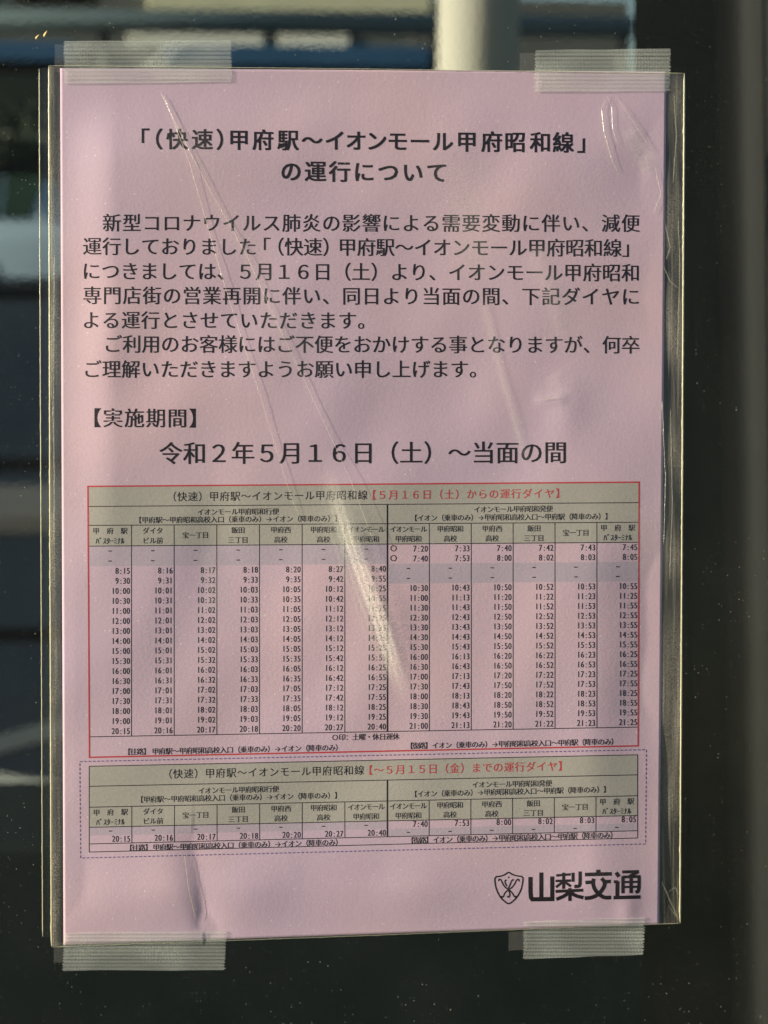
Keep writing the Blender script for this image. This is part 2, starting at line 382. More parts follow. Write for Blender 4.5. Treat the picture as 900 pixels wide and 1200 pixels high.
for i, (px, wd, top, lab, mt) in enumerate((
        (8, 1.5, 88, 'dark clipped shrub directly behind the white car', 'leaf'),
        (900, 1.4, 470, 'green shrub beyond the road at the right edge', 'leaf2'))):
    y = HY if i < 1 else 6.5
    zt = at(px, top, y)[2]
    r = bpy.data.objects.new('shrub', None); C.objects.link(r); r.location = (at(px, 100, y)[0], y, 0)
    tag(r, lab, 'shrub')
    v, f = foliage(0, 0, zt * .52, wd, .8, zt * .48, 2600, 0.09)
    mesh('foliage', v, f, M[mt], r)
    Box().tube((0, 0, 0), (0, 0, zt * .5), 0.05, 0.03).build('stem', M['bark'], r)

# shop building far behind: stacked bands
BY = CY + 8
shop = bpy.data.objects.new('shop_building', None); C.objects.link(shop); shop.location = (0, BY, 0)
tag(shop, 'low shop front with blue awning and pale shutters above the notice', 'building')
z_ = lambda py: at(300, py, BY)[2]
x_ = lambda px: at(px, 40, BY)[0]
Box().box((x_(118), 0, 0), (x_(735), 6, z_(-4))).build('wall', M['wall'], shop)
Box().box((x_(-500), 0.02, 0), (x_(117.6), 6, z_(9))).build('wall', M['wall'], shop)
Box().box((x_(175), -0.25, z_(15)), (x_(505), -0.003, z_(-60))).build('upper_fascia', M['cream'], shop, bevel=0.03)
Box().box((x_(-400), -0.9, z_(79)), (x_(95), -0.003, z_(57))).build('awning', M['bluesign'], shop, bevel=0.04)
Box().box((x_(200), -0.9, z_(82)), (x_(500), -0.003, z_(58))).build('awning', M['bluesign'], shop, bevel=0.04)
for a, b in ((150, 309), (327, 409)):
    Box().box((x_(a), -0.08, z_(56)), (x_(b), -0.003, z_(38))).build('shutter', M['pale'], shop, bevel=0.02)
Box().box((x_(480), -0.08, z_(70)), (x_(507), -0.003, z_(2))).build('shutter', M['concrete'], shop, bevel=0.02)
Box().box((x_(-500), -0.02, 0), (x_(735), -0.004, z_(90))).build('shop_window', M['carglass'], shop)

GY = CY + 5
rail = bpy.data.objects.new('guard_rail', None); C.objects.link(rail); rail.location = (0, GY, 0)
tag(rail, 'blue grey horizontal beam crossing the view above the notice', 'rail')
zc = at(300, 27, GY)[2]; rr = (at(300, 14, GY)[2] - at(300, 40, GY)[2]) / 2
Box().tube((at(-500, 27, GY)[0], 0, zc), (at(742, 27, GY)[0], 0, zc), rr).build('beam', M['pipe'], rail, smooth=True)
for px in (-450, 120, 735):
    Box().tube((at(px, 27, GY)[0], rr, 0), (at(px, 27, GY)[0], rr, zc), 0.09).build('support', M['wall'], rail, smooth=True)

tr = bpy.data.objects.new('tree', None); C.objects.link(tr); tr.location = (at(20, 0, BY + 8)[0], BY + 8, 0)
tag(tr, 'dark green tree over the shop at the top left', 'tree')
v, f = foliage(0, 0, at(20, -40, BY + 8)[2], 2.6, 1.2, 1.45, 3500, 0.14)
mesh('crown', v, f, M['leaf'], tr)
Box().tube((0, 0, 0), (0.1, 0, at(20, -40, BY + 8)[2]), 0.16, 0.09).build('trunk', M['bark'], tr, smooth=True)

# blue kiosk sliver at the far right edge
kio = bpy.data.objects.new('kiosk', None); C.objects.link(kio); kio.location = (at(960, 150, 9)[0], 9, 0)
tag(kio, 'dark kiosk side beyond the post, at the right edge of the glass', 'kiosk')
zz = at(900, -30, 9)[2]
Box().box((-0.6, 0, 0.0), (0.6, 1.0, zz)).build('body', M['wall'], kio, bevel=0.03)
Box().box((-0.66, -0.06, zz), (0.66, 1.06, zz + 0.12)).build('roof', M['wall'], kio, bevel=0.02)
Box().box((-0.58, -0.02, at(900, 275, 9)[2]), (0.5, -0.003, at(900, 180, 9)[2])).build('panel', M['asphalt'], kio)

# ------------------------------------------------------------------ glass pane
pv, pf = [], []
for wz in (0.0, -0.005):
    for u, vv in ((-1.2, -1.0), (1.2, -1.0), (1.2, 0.75), (-1.2, 0.75)):
        pv.append((u, vv, wz))
pane = mesh('glass_pane', pv, [(0, 1, 2, 3), (7, 6, 5, 4), (4, 5, 1, 0), (5, 6, 2, 1), (6, 7, 3, 2), (7, 4, 0, 3)], M['glass'])
pane.data.materials.append(M['glass_back']); pane.data.polygons[1].material_index = 1
tag(pane, 'dusty smoked glass pane the pink notice is taped to', 'glass pane')

# ------------------------------------------------------------------ surface shapes of paper and sleeve
def smoothstep(a, b, x):
    t = np.clip((x - a) / (b - a), 0, 1); return t * t * (3 - 2 * t)

def seg_dist(px, py, pts):
    """distance to a polyline, position along it (0..1) and signed side, in photograph pixels"""
    pts = np.array(pts, float)
    best = np.full(px.shape, 1e9); tt = np.zeros(px.shape); sg = np.zeros(px.shape)
    ln = np.r_[0, np.cumsum(np.linalg.norm(np.diff(pts, axis=0), axis=1))]
    for i in range(len(pts) - 1):
        a, b = pts[i], pts[i + 1]; d = b - a; l2 = d @ d
        t = np.clip(((px - a[0]) * d[0] + (py - a[1]) * d[1]) / l2, 0, 1)
        qx, qy = px - a[0] - t * d[0], py - a[1] - t * d[1]
        r = np.hypot(qx, qy); k = r < best
        best = np.where(k, r, best); tt = np.where(k, (ln[i] + t * math.sqrt(l2)) / ln[-1], tt)
        sg = np.where(k, np.sign(d[0] * qy - d[1] * qx), sg)
    return best, tt, sg

def waves(px, py, seed, scale, amp, n=9):
    r = np.random.default_rng(seed); z = np.zeros(np.shape(px))
    for _ in range(n):
        a = r.uniform(0, 2 * math.pi); L_ = scale * r.uniform(.6, 1.6)
        z = z + amp / math.sqrt(n) * (L_ / scale) * np.sin((px * math.cos(a) + py * math.sin(a)) * 2 * math.pi / L_ + r.uniform(0, 6.3))
    return z

def paper_h(px, py):
    """Height of the paper over the glass, metres."""
    px = np.asarray(px, float); py = np.asarray(py, float)
    edge = np.minimum(smoothstep(95, 190, py), smoothstep(1095, 1035, py)) * .85 + .15
    h = 0.00045 + 0.00042 * waves(px, py, 3, 330, 1.0) * edge + 0.00013 * waves(px, py, 11, 120, 1.0) * edge
    # cylinder-like bow: left flank faces the sun
    h = h + 0.0005 * (1 - ((px - 400) / 400) ** 2) * edge
    # twist: the top falls away to the right, the bottom rises to the right
    tp = smoothstep(72, 135, px) * np.clip((775 - px) / 640, 0, 1); bt = np.clip((px - 76) / 610, 0, 1) * smoothstep(772, 690, px)
    wt = smoothstep(860, 380, py)
    h = h + 0.0017 * (tp * wt + bt * (1 - wt)) * edge
    # pinch above the bottom left tape: a valley widening upwards
    d, t, s = seg_dist(px, py, [(226, 985), (235, 1040), (239, 1082)])
    wl = 14 + 26 * (1 - t); fade = smoothstep(930, 1000, py)
    left = (px < np.interp(py, [985, 1040, 1082], [226, 235, 239]))
    prof = np.where(left, np.exp(-(d / (wl * .62)) ** 1.3), np.exp(-(d / (wl * 1.3)) ** 1.2))
    h = h - 0.0010 * prof * fade
    # small pinch above bottom right tape and dimple at right edge
    h = h + 0.00045 * np.exp(-(((px - 736) / 13) ** 2 + ((py - 1066) / 22) ** 2))
    d, t, s = seg_dist(px, py, [(622, 470), (656, 468)])
    h = h + 0.0002 * np.exp(-(d / 7) ** 2) * smoothstep(0, .4, t)
    h = h + 0.0004 * np.exp(-(((px - 664) / 22) ** 2 + ((py - 478) / 34) ** 2))
    h = h - 0.0004 * np.exp(-(((px - 250) / 26) ** 2 + ((py - 620) / 60) ** 2))
    return np.maximum(h, 0.0003)

def quad(c, s, t):
    """px point at (s right, t down) of a four-corner quad TL, TR, BR, BL"""
    c = np.array(c, float); s = np.asarray(s)[..., None]; t = np.asarray(t)[..., None]
    return (c[0] * (1 - s) + c[1] * s) * (1 - t) + (c[3] * (1 - s) + c[2] * s) * t

def sheet(name, corners, nx, ny, hfun, material, parent=None, edgef=None, wear_glare=None):
    s, t = np.meshgrid(np.linspace(0, 1, nx), np.linspace(0, 1, ny))
    p = quad(corners, s, t)
    if edgef is not None: p = edgef(p, s, t)
    V = P(p[..., 0], p[..., 1], hfun(p[..., 0], p[..., 1])).reshape(-1, 3)
    idx = np.arange(nx * ny).reshape(ny, nx)
    Fc = np.stack([idx[1:, :-1], idx[1:, 1:], idx[:-1, 1:], idx[:-1, :-1]], -1).reshape(-1, 4)
    me = bpy.data.meshes.new(name)
    me.from_pydata(V.tolist(), [], Fc.tolist()); me.materials.append(material)
    me.polygons.foreach_set('use_smooth', [True] * len(me.polygons)); me.update()
    if wear_glare is not None:
        me.attributes.new('wear_glare', 'FLOAT', 'POINT').data.foreach_set('value', wear_glare(p[..., 0], p[..., 1]).reshape(-1).astype(np.float32))
    o = bpy.data.objects.new(name, me); C.objects.link(o)
    if parent is not None: o.parent = parent
    else: o.matrix_world = BASE
    return o

PAPER = [(70.5, 80), (781, 84), (772.5, 1083), (74.5, 1107.5)]
notice = sheet('notice_sheet', PAPER, 240, 340, paper_h, M['paper'])
tag(notice, 'pink printed bus timetable notice in a clear sleeve', 'notice')
sol = notice.modifiers.new('thickness', 'SOLIDIFY'); sol.thickness = 0.0001; sol.offset = -1.0

# ------------------------------------------------------------------ printing
_gl = {}
def need(chars, off=0):
    todo = [c for c in dict.fromkeys(chars) if c not in _gl and not c.isspace()]
    obs = []
    for c in todo:
        cu = bpy.data.curves.new('glyph', 'FONT'); cu.body = c; cu.size = 1; cu.resolution_u = 3
        o = bpy.data.objects.new('glyph', cu); C.objects.link(o); obs.append(o)
    bpy.context.view_layer.update()
    dg = bpy.context.evaluated_depsgraph_get()
    for c, o in zip(todo, obs):
        ev = o.evaluated_get(dg); me = ev.to_mesh()
        v = np.array([(q.co.x, q.co.y) for q in me.vertices]) if len(me.vertices) else np.zeros((0, 2))
        f = [tuple(q.vertices) for q in me.polygons]
        ev.to_mesh_clear(); _gl[c] = (v, f)
    for o in obs:
        cu = o.data; bpy.data.objects.remove(o); bpy.data.curves.remove(cu)

class Print:
    """Collects flat printed shapes in photograph pixels and lays them on the paper."""
    def __init__(s, lift): s.v, s.f, s.n, s.lift, s.z = [], [], 0, lift, []
    def add(s, pts, faces, z=True):
        pts = np.asarray(pts, float)
        if z: s.z.append(np.zeros(len(pts)))
        s.v.append(pts); s.f += [tuple(i + s.n for i in q) for q in faces]; s.n += len(pts)
    def glyph(s, c, cx, cy, em, slope=0.0, sx=1.0, off=0.0, bbox=False):
        """off > 0 prints the character again, shifted, for a heavier weight"""
        v, f = _gl[c]
        if not len(v): return
        gx = (v[:, 0] - ((v[:, 0].min() + v[:, 0].max()) / 2 if bbox else 0.5)) * em * sx
        gy = -(v[:, 1] - 0.38) * em
        for k, (dx, dy) in enumerate([(0, 0)] if off <= 0 else [(-1, 0), (1, 0)] if off < .02 else [(-1, -.6), (1, -.6), (-1, .6), (1, .6)]):
            s.z.append(np.full(len(v), k * 4e-6))
            s.add(np.c_[cx + gx + dx * off * em, cy + gy + dy * off * em + slope * gx], f, False)
    def line(s, text, xa, ya, xb, yb, em, off=0.0, sx=1.0):
        """Cells spread evenly: first character centred on xa, last on xb."""
        need(text, off); n = len(text); sl = (yb - ya) / (xb - xa) if n > 1 else 0
        for i, c in enumerate(text):
            if c.isspace(): continue
            t = i / (n - 1) if n > 1 else 0
            s.glyph(c, xa + (xb - xa) * t, ya + (yb - ya) * t, em, sl, sx, off)
    def spots(s, items, ya, yb, xa, xb, em, off=0.0):
        need([c for c, _ in items], off); sl = (yb - ya) / (xb - xa)
        for c, x in items:
            s.glyph(c, x, ya + sl * (x - xa), em, sl, 1.0, off, bbox=True)
    def digits(s, text, xr, y, pitch, em, slope=0.0, off=0.0, sx=0.78):
        need(text, off)
        for i, c in enumerate(reversed(text)):
            s.glyph(c, xr - pitch * (i + .5), y, em, slope, sx, off, bbox=True)
    def rule(s, a, b, wd):
        a, b = np.array(a, float), np.array(b, float); d = b - a; L_ = np.linalg.norm(d); d /= L_
        nrm = np.array([-d[1], d[0]]) * wd / 2; n = max(2, int(L_ / 5) + 1)
        q = a + np.linspace(0, 1, n)[:, None] * (b - a)
        s.add(np.concatenate([q - nrm, q + nrm]), [(i + n, i + 1 + n, i + 1, i) for i in range(n - 1)])
    def stroke(s, pts, wd, closed=False, sub=1):
        """a polyline of even width with mitred joints"""
        p = np.array(pts, float)
        for _ in range(sub):
            q = [p[0]] if not closed else []
            for i in range(len(p) - (0 if closed else 1)):
                a, b = p[i], p[(i + 1) % len(p)]; q += [a * .75 + b * .25, a * .25 + b * .75]
            if not closed: q.append(p[-1])
            p = np.array(q)
        if closed: p = np.vstack([p, p[:1]])
        ln = np.r_[0, np.cumsum(np.linalg.norm(np.diff(p, axis=0), axis=1))]
        st = np.unique(np.r_[ln, np.arange(0, ln[-1], 2.0)]); st = st[np.r_[True, np.diff(st) > 1e-4]]
        p = np.c_[np.interp(st, ln, p[:, 0]), np.interp(st, ln, p[:, 1])]
        if closed: p = p[:-1]
        n = len(p)
        nx_ = np.roll(p, -1, 0) - p; pv_ = p - np.roll(p, 1, 0)
        if not closed: nx_[-1] = pv_[-1]; pv_[0] = nx_[0]
        nx_ = nx_ / np.linalg.norm(nx_, axis=1)[:, None]; pv_ = pv_ / np.linalg.norm(pv_, axis=1)[:, None]
        t = nx_ + pv_; t /= np.linalg.norm(t, axis=1)[:, None] + 1e-9
        nr = np.c_[-t[:, 1], t[:, 0]]; k = 1 / np.clip((nx_ * t).sum(1), .55, 1)
        o = nr * (wd / 2) * k[:, None]
        s.add(np.concatenate([p - o, p + o]), [(i + n, (i + 1) % n + n, (i + 1) % n, i) for i in range(n if closed else n - 1)])
    def patch(s, corners):
        c = np.array(corners, float)
        nx = int(np.linalg.norm(c[1] - c[0]) / 4) + 2; ny = int(np.linalg.norm(c[3] - c[0]) / 4) + 2
        a, b = np.meshgrid(np.linspace(0, 1, nx), np.linspace(0, 1, ny)); p = quad(c, a, b).reshape(-1, 2)
        i = np.arange(nx * ny).reshape(ny, nx)
        s.add(p, np.stack([i[1:, :-1], i[1:, 1:], i[:-1, 1:], i[:-1, :-1]], -1).reshape(-1, 4).tolist())
    def build(s, name, m, parent=notice):
        v = np.concatenate(s.v); V = P(v[:, 0], v[:, 1], paper_h(v[:, 0], v[:, 1]) + s.lift + np.concatenate(s.z))
        return mesh(name, V, s.f, m, parent)

INK = 0.000045
t = Print(INK)
t.spots([('「', 170.5), ('（', 186.5), ('快', 207.4), ('速', 237), ('）', 257.5), ('甲', 280), ('府', 308), ('駅', 337.5), ('～', 365.6),
         ('イ', 392), ('オ', 417), ('ン', 442), ('モ', 466), ('ー', 492), ('ル', 519), ('甲', 547), ('府', 576), ('昭', 603.5), ('和', 632.5),
         ('線', 660), ('」', 681)], 163, 166.8, 207, 660, 25.6, 0.022)
t.line('の運行について', 341, 200.5, 512, 202, 26.0, 0.022)
t.build('title_lettering', M['ink'])

t = Print(INK); BO = 0.0
B = lambda s, xa, ya, xb, yb, em=22.6: t.line(s, xa, ya, xb, yb, em, 0.013)
B('新型コロナウイルス肺炎の影響による需要変動に伴い、減便', 131, 261, 739, 261.5)
B('運行しておりました', 108, 288.5, 290, 289); B('「', 306, 289, 307, 289)
B('（快速）', 322, 289, 389, 289.5); B('甲府駅～イオンモール甲府昭和線」', 407, 289.5, 740, 290.5)
B('につきましては、５月１６日（土）より、イオンモール甲府昭和', 107, 317.5, 739, 319.5)
B('専門店街の営業再開に伴い、同日より当面の間、下記ダイヤに', 108, 346, 739, 347.5)
B('よる運行とさせていただきます。', 107, 375, 430, 375.5)
B('ご利用のお客様にはご不便をおかけする事となりますが、何卒', 132, 403, 739, 404)
B('ご理解いただきますようお願い申し上げます。', 108, 432.5, 561, 432.5)
t.build('body_lettering', M['ink'])
t = Print(INK)
t.line('【実施期間】', 107, 489.5, 233, 490, 24.0, 0.015)
t.line('令和２年５月１６日（土）～当面の間', 200, 531, 651, 530, 28.0, 0.015)
t.build('period_lettering', M['ink'])

def interp(a, b, x, xl, xr): return a + (b - a) * (x - xl) / (xr - xl)
HEADS = [('甲 府 駅', 'ﾊﾞｽﾀｰﾐﾅﾙ'), ('ダイタ', 'ビル前'), ('宝一丁目', None), ('飯田', '三丁目'), ('甲府西', '高校'), ('甲府昭和', '高校'), ('イオンモール', '甲府昭和')]
OUT_ = '【甲府駅～甲府昭和高校入口（乗車のみ）→イオン（降車のみ）】'
BACK_ = '【イオン（乗車のみ）→甲府昭和高校入口～甲府駅（降車のみ）】'

def timetable(sides, xl, xr, mid, ys, table_lines, left_rows, right_rows, lilac_l, lilac_r, heads_y, red_text, red_x, foot):
    """ys: list of (y at the left edge, y at the right edge) of the horizontal rules"""
    Y = lambda k, x: interp(ys[k][0], ys[k][1], x, xl, xr)
    sl = lambda k: (ys[k][1] - ys[k][0]) / (xr - xl)
    cols = [xl + (mid - xl) * i / 7 for i in range(8)] + [mid + (xr - mid) * i / 6 for i in range(1, 7)]
    nrow = len(left_rows)
    RY = lambda r, x: Y(3, x) + (Y(4, x) - Y(3, x)) * r / nrow
    g = Print(0.00003)
    for k in table_lines: g.rule((xl, ys[k][0]), (xr, ys[k][1]), 0.95)
    for i in range(1, 13):
        x = cols[i]
        g.rule((x, Y(1 if i == 7 else 2, x)), (x, Y(4, x)), 1.9 if i == 7 else 0.9)
    if sides:
        g.rule((xl, ys[0][0]), (xl, ys[-1][0]), 0.95); g.rule((xr, ys[0][1]), (xr, ys[-1][1]), 0.95)
    root = g.build('timetable', M['ink'])
    a = Print(0.00001); a.patch([(xl, ys[0][0]), (xr, ys[0][1]), (xr, ys[3][1]), (xl, ys[3][0])]); a.build('grey_heading', M['greyband'], root)
    b = Print(0.00001)
    for rows, xa, xb in ((lilac_l, xl, mid), (lilac_r, mid, xr)):
        r0, r1 = rows
        b.patch([(xa, RY(r0, xa)), (xb, RY(r0, xb)), (xb, RY(r1, xb)), (xa, RY(r1, xa))])
    b.build('lilac_rows', M['lilac'], root)
    h = Print(INK); s0 = sl(0)
    h.line('（快速）甲府駅～イオンモール甲府昭和線', *heads_y['a'], 12.0, 0.004)
    for key, txt in (('b', 'イオンモール甲府昭和行便'), ('c', OUT_), ('d', 'イオンモール甲府昭和発便'), ('e', BACK_)):
        h.line(txt, *heads_y[key], 8.3, 0.014)
    for i in range(13):
        hd = HEADS[i] if i < 7 else HEADS[(6, 5, 4, 3, 2, 0)[i - 7]]
        xc = (cols[i] + cols[i + 1]) / 2; s2 = sl(2)
        yt, yb = Y(2, xc), Y(3, xc); hh = yb - yt
        for j, q in enumerate(hd):
            if q is None: continue
            yy = yt + hh * (0.27 if j == 0 else 0.75) if hd[1] is not None else yt + hh * 0.5
            if q.startswith('ﾊ'):
                need(q, 0.016); n = len(q)
                for k, c in enumerate(q): h.glyph(c, xc + (k - (n - 1) / 2) * 4.2 + 2.0, yy + (k - (n - 1) / 2) * 4.2 * s2, 8.6, s2, 1.0, 0.016)
            else:
                pt = {3: 8.0, 4: 7.8, 6: 7.2, 2: 8.0}.get(len(q), 8.0) if ' ' not in q else 8.2
                n = len(q); ww = pt * (n - 1) / 2
                h.line(q, xc - ww, yy - ww * s2, xc + ww, yy + ww * s2, 8.2, 0.012)
    h.build('heading_lettering', M['ink'], root)
    d = Print(INK)
    for rows, c0, mirror in ((left_rows, 0, False), (right_rows, 7, True)):
        for r, row in enumerate(rows):
            for k in range(7 if not mirror else 6):
                ci = c0 + k; xc = (cols[ci] + cols[ci + 1]) / 2; xr_ = cols[ci + 1]
                yy = (RY(r, xr_) + RY(r + 1, xr_)) / 2 - 0.4; s3 = sl(3) + (sl(4) - sl(3)) * r / nrow
                if row is None:
                    d.rule((xc - 2.0, (RY(r, xc) + RY(r + 1, xc)) / 2), (xc + 2.0, (RY(r, xc) + RY(r + 1, xc)) / 2), 1.1)
                else:
                    tm = row + ((0, 1, 2, 3, 5, 12, 25) if not mirror else (0, 13, 20, 22, 23, 25))[k]
                    d.digits('%d:%02d' % (tm // 60, tm % 60), xr_ - 1.6, yy, 4.4, 10.2, s3, 0.010)
                    if mirror and k == 0 and len(rows) > 5 and r < 2:
                        need('○', 0.01); d.glyph('○', xc - 17, yy - 0.2, 9.6, s3, 1, 0.01)
    d.build('time_lettering', M['ink'], root)
    r = Print(INK); need(red_text, 0.010)
    r.line(red_text, *red_x, 12.2, 0.010); r.build('red_lettering', M['red'], root)
    ft = Print(INK)
    for txt, xa, ya, xb, yb in foot: ft.line(txt, xa, ya, xb, yb, 8.4, 0.016)
    ft.build('footnote_lettering', M['ink'], root)
    return root

hm = lambda s: [None if q == '-' else int(q.split(':')[0]) * 60 + int(q.split(':')[1]) for q in s.split()]
LEFT = hm('- - 8:15 9:30 10:00 10:30 11:00 12:00 13:00 14:00 15:00 15:30 16:00 16:30 17:00 17:30 18:00 19:00 20:15')
RIGHT = hm('7:20 7:40 - - 10:30 11:00 11:30 12:30 13:30 14:30 15:30 16:00 16:30 17:00 17:30 18:00 18:30 19:30 21:00')
t1 = timetable(None, 104, 748.5, 454, [(570, 565), (593.5, 589), (615.7, 612), (640, 635.5), (863.5, 852)], (1, 2, 3, 4), LEFT, RIGHT, (0, 2), (2, 4),
    {'a': (201, 582, 425, 580), 'b': (235, 600, 323, 599.2), 'c': (162, 609.5, 396, 607.5), 'd': (559, 597, 644, 596), 'e': (485, 607, 713, 605)},
    '【５月１６日（土）からの運行ダイヤ】', (435, 580, 657, 578),
    [('○印：土曜・休日運休', 393, 864, 464, 863), ('【往路】', 149, 881, 172, 880.5), ('甲府駅～甲府昭和高校入口（乗車のみ）→イオン（降車のみ）', 182, 880.5, 397, 876),
     ('【復路】', 480, 874, 502, 873.5), ('イオン（乗車のみ）→甲府昭和高校入口～甲府駅（降車のみ）', 510, 873.5, 720, 869)])
t1['label'] = 'red bordered timetable'
fr = Print(0.00004)
q = [(103, 570), (749, 565), (747.8, 874), (104.8, 887.5)]
for i in range(4):
    a, b = np.array(q[i], float), np.array(q[(i + 1) % 4], float); dd = (b - a) / np.linalg.norm(b - a)
    fr.rule(a - dd * .8, b + dd * .8, 1.7)
fr.build('red_border', M['red'], t1)

t2 = timetable((498.5, 498.5), 104.5, 747.2, 454, [(898, 884.5), (921.5, 908), (946, 932.5), (969.5, 955.7), (989, 973.5), (998.5, 982)], (0, 1, 2, 3, 4, 5), [None, 1215], [460, None], (0, 1), (1, 2),
    {'a': (196, 907, 421, 902.5), 'b': (236, 926.5, 323, 924.5), 'c': (164, 937, 396, 932), 'd': (557, 919.5, 643, 917.8), 'e': (485, 930.5, 711, 925)},
    '【～５月１５日（金）までの運行ダイヤ】', (431, 902.5, 660, 897.5),
    [('【往路】', 151, 993.5, 174, 993), ('甲府駅～甲府昭和高校入口（乗車のみ）→イオン（降車のみ）', 183, 993, 397, 987),
     ('【復路】', 481, 985, 503, 984.3), ('イオン（乗車のみ）→甲府昭和高校入口～甲府駅（降車のみ）', 511, 984, 719, 978.5)])
t2['label'] = 'smaller lower timetable inside a blue dashed frame'
dh = Print(0.00004)
q = [(93.5, 892.5), (757.5, 878.5), (756.5, 989), (94.5, 1005.5)]
for i in range(4):
    a, b = np.array(q[i], float), np.array(q[(i + 1) % 4], float); L_ = np.linalg.norm(b - a); k = int(L_ / 5.1)
    for j in range(k):
        dh.rule(a + (b - a) * j / k, a + (b - a) * (j + .62) / k, 1.15)
dh.build('dashed_frame', M['blue'], t2)

# company mark: shield emblem and heavy square lettering
em = Print(INK)
em.stroke([(596, 1021.8), (600, 1024.6), (605, 1026.4), (613, 1027.2), (612.6, 1034), (610.6, 1043), (605.5, 1052), (600, 1057), (596, 1059.6),
           (592, 1057), (586.5, 1052), (581.8, 1043), (580, 1035), (579.8, 1027.6), (587, 1026.8), (592, 1024.8)], 1.7, closed=True, sub=1)
for pts in ([(584.6, 1032.6), (584.2, 1030.8), (586, 1030.2), (587.5, 1031.8), (589.2, 1036), (592, 1040), (596, 1042.5), (600, 1046), (602.5, 1050.5), (604, 1051.5), (604.4, 1049.6)],
            [(608, 1033), (608.4, 1031), (606.8, 1030.2), (605, 1031.6), (603, 1036), (600, 1040), (596, 1042.5), (591.5, 1046), (590, 1050.5), (588.2, 1051.8), (587.6, 1049.8)],
            [(593.6, 1031.2), (591.6, 1031.8), (592, 1035), (594, 1038.6)], [(602, 1031.6), (600.6, 1030.6), (599, 1033.4), (597.2, 1038), (595.6, 1041)],
            [(596, 1043), (597.4, 1047), (597.2, 1050.6), (595.4, 1051.6), (594.6, 1049.8)], [(595.8, 1027.2), (596.2, 1029)]):
    em.stroke(pts, 1.55, sub=1)
logo = em.build('company_logo', M['ink']); logo['label'] = 'shield emblem with heavy black company lettering'
lg = Print(INK)
A = lambda *p: [(560 + x / 4.09, 1005 + y / 4.09) for x, y in p]
Q = lambda *p: [(660 + x / 9.0, 1010 + y / 9.0) for x, y in p]
for pts, wd in (
    ([(621.6, 1027.6), (621.6, 1051), (624, 1054)], 5.0), ([(634.3, 1022.4), (634.3, 1053)], 4.8), ([(647.1, 1027), (647.1, 1055.8)], 4.9), ([(622, 1053.9), (649.5, 1053.6)], 5.0),
    (A((375, 86), (445, 80)), 2.9), (A((372, 112), (446, 110)), 3.0), (A((411, 72), (411, 150)), 3.6), (A((410, 114), (374, 142)), 3.0), (A((412, 114), (446, 138)), 3.0),
    (A((456, 72), (456, 116)), 3.6), (A((490, 66), (490, 128), (484, 138), (462, 138)), 4.0),
    (A((372, 162), (505, 156)), 3.6), (A((441, 146), (441, 208)), 4.0), (A((438, 160), (420, 182), (376, 200)), 4.2), (A((444, 160), (462, 182), (506, 192)), 4.2),
    (Q((228, 134), (512, 126)), 4.4), (Q((369, 82), (371, 125)), 5.0), (Q((234, 218), (305, 214)), 4.2), (Q((438, 210), (502, 206)), 4.2),
    (Q((322, 176), (312, 225), (330, 290), (380, 345), (430, 378), (505, 376)), 4.5), (Q((404, 174), (440, 215), (430, 270), (370, 345), (300, 378), (226, 384)), 4.5),
    (Q((556, 112), (588, 156)), 4.4), (Q((533, 210), (576, 210)), 3.6), (Q((572, 205), (570, 370)), 4.6), (Q((530, 378), (815, 370)), 4.2),
    (Q((622, 106), (798, 102)), 3.6), (Q((790, 104), (700, 152)), 3.8), (Q((626, 160), (815, 154)), 3.4), (Q((630, 152), (630, 332)), 4.0), (Q((800, 152), (800, 305), (762, 322)), 4.0),
    (Q((716, 152), (716, 330)), 4.0), (Q((630, 214), (806, 210)), 2.7), (Q((630, 266), (806, 262)), 2.7)):
    lg.stroke(pts, wd, sub=1 if len(pts) > 2 else 0)
lg.build('logo_lettering', M['ink'], logo)

# ------------------------------------------------------------------ clear sleeve
SL_F = [(57.5, 77), (802, 86), (797, 1082), (60.5, 1110)]
SL_B = [(57.5, 78), (803, 86), (798, 1083), (60.5, 1109)]
SL_L = [(46, 80), (57.2, 79), (60.2, 1098), (50, 1098)]
RIDGES = [  # polyline in photograph pixels, half width px, height mm
    ([(186, 104), (232, 196), (290, 300), (360, 452), (410, 560), (452, 690)], 5.0, 0.16),
    ([(190, 108), (222, 190), (262, 330), (304, 460), (338, 570), (352, 640)], 4.5, 0.13),
    ([(560, 340), (585, 430), (606, 500), (622, 560)], 6.0, 0.18),
    ([(622, 290), (650, 360), (664, 420)], 13.0, 0.35),
    ([(706, 118), (708, 150), (716, 185), (724, 202)], 4.0, 0.12), ([(722, 115), (740, 150), (764, 178), (772, 205)], 6.0, 0.30),
    ([(730, 145), (745, 180), (768, 215)], 9.0, 0.30),
    ([(246, 640), (250, 680), (244, 730)], 9.0, 0.30), ([(225, 1010), (229, 1050), (232, 1088)], 4.0, 0.22),
    ([(214, 1000), (220, 1040), (228, 1080)], 4.5, 0.14), ([(640, 440), (658, 452), (700, 470)], 7, .25), ([(300, 940), (330, 1000), (345, 1050)], 12, .18)]
FOLD = [(383, 528), (417, 630), (452, 722), (484, 832)]
def fold_(px, py):
    d, t_, sg = seg_dist(px, py, FOLD)
    return d, px < np.interp(py, [p[1] for p in FOLD], [p[0] for p in FOLD]), t_
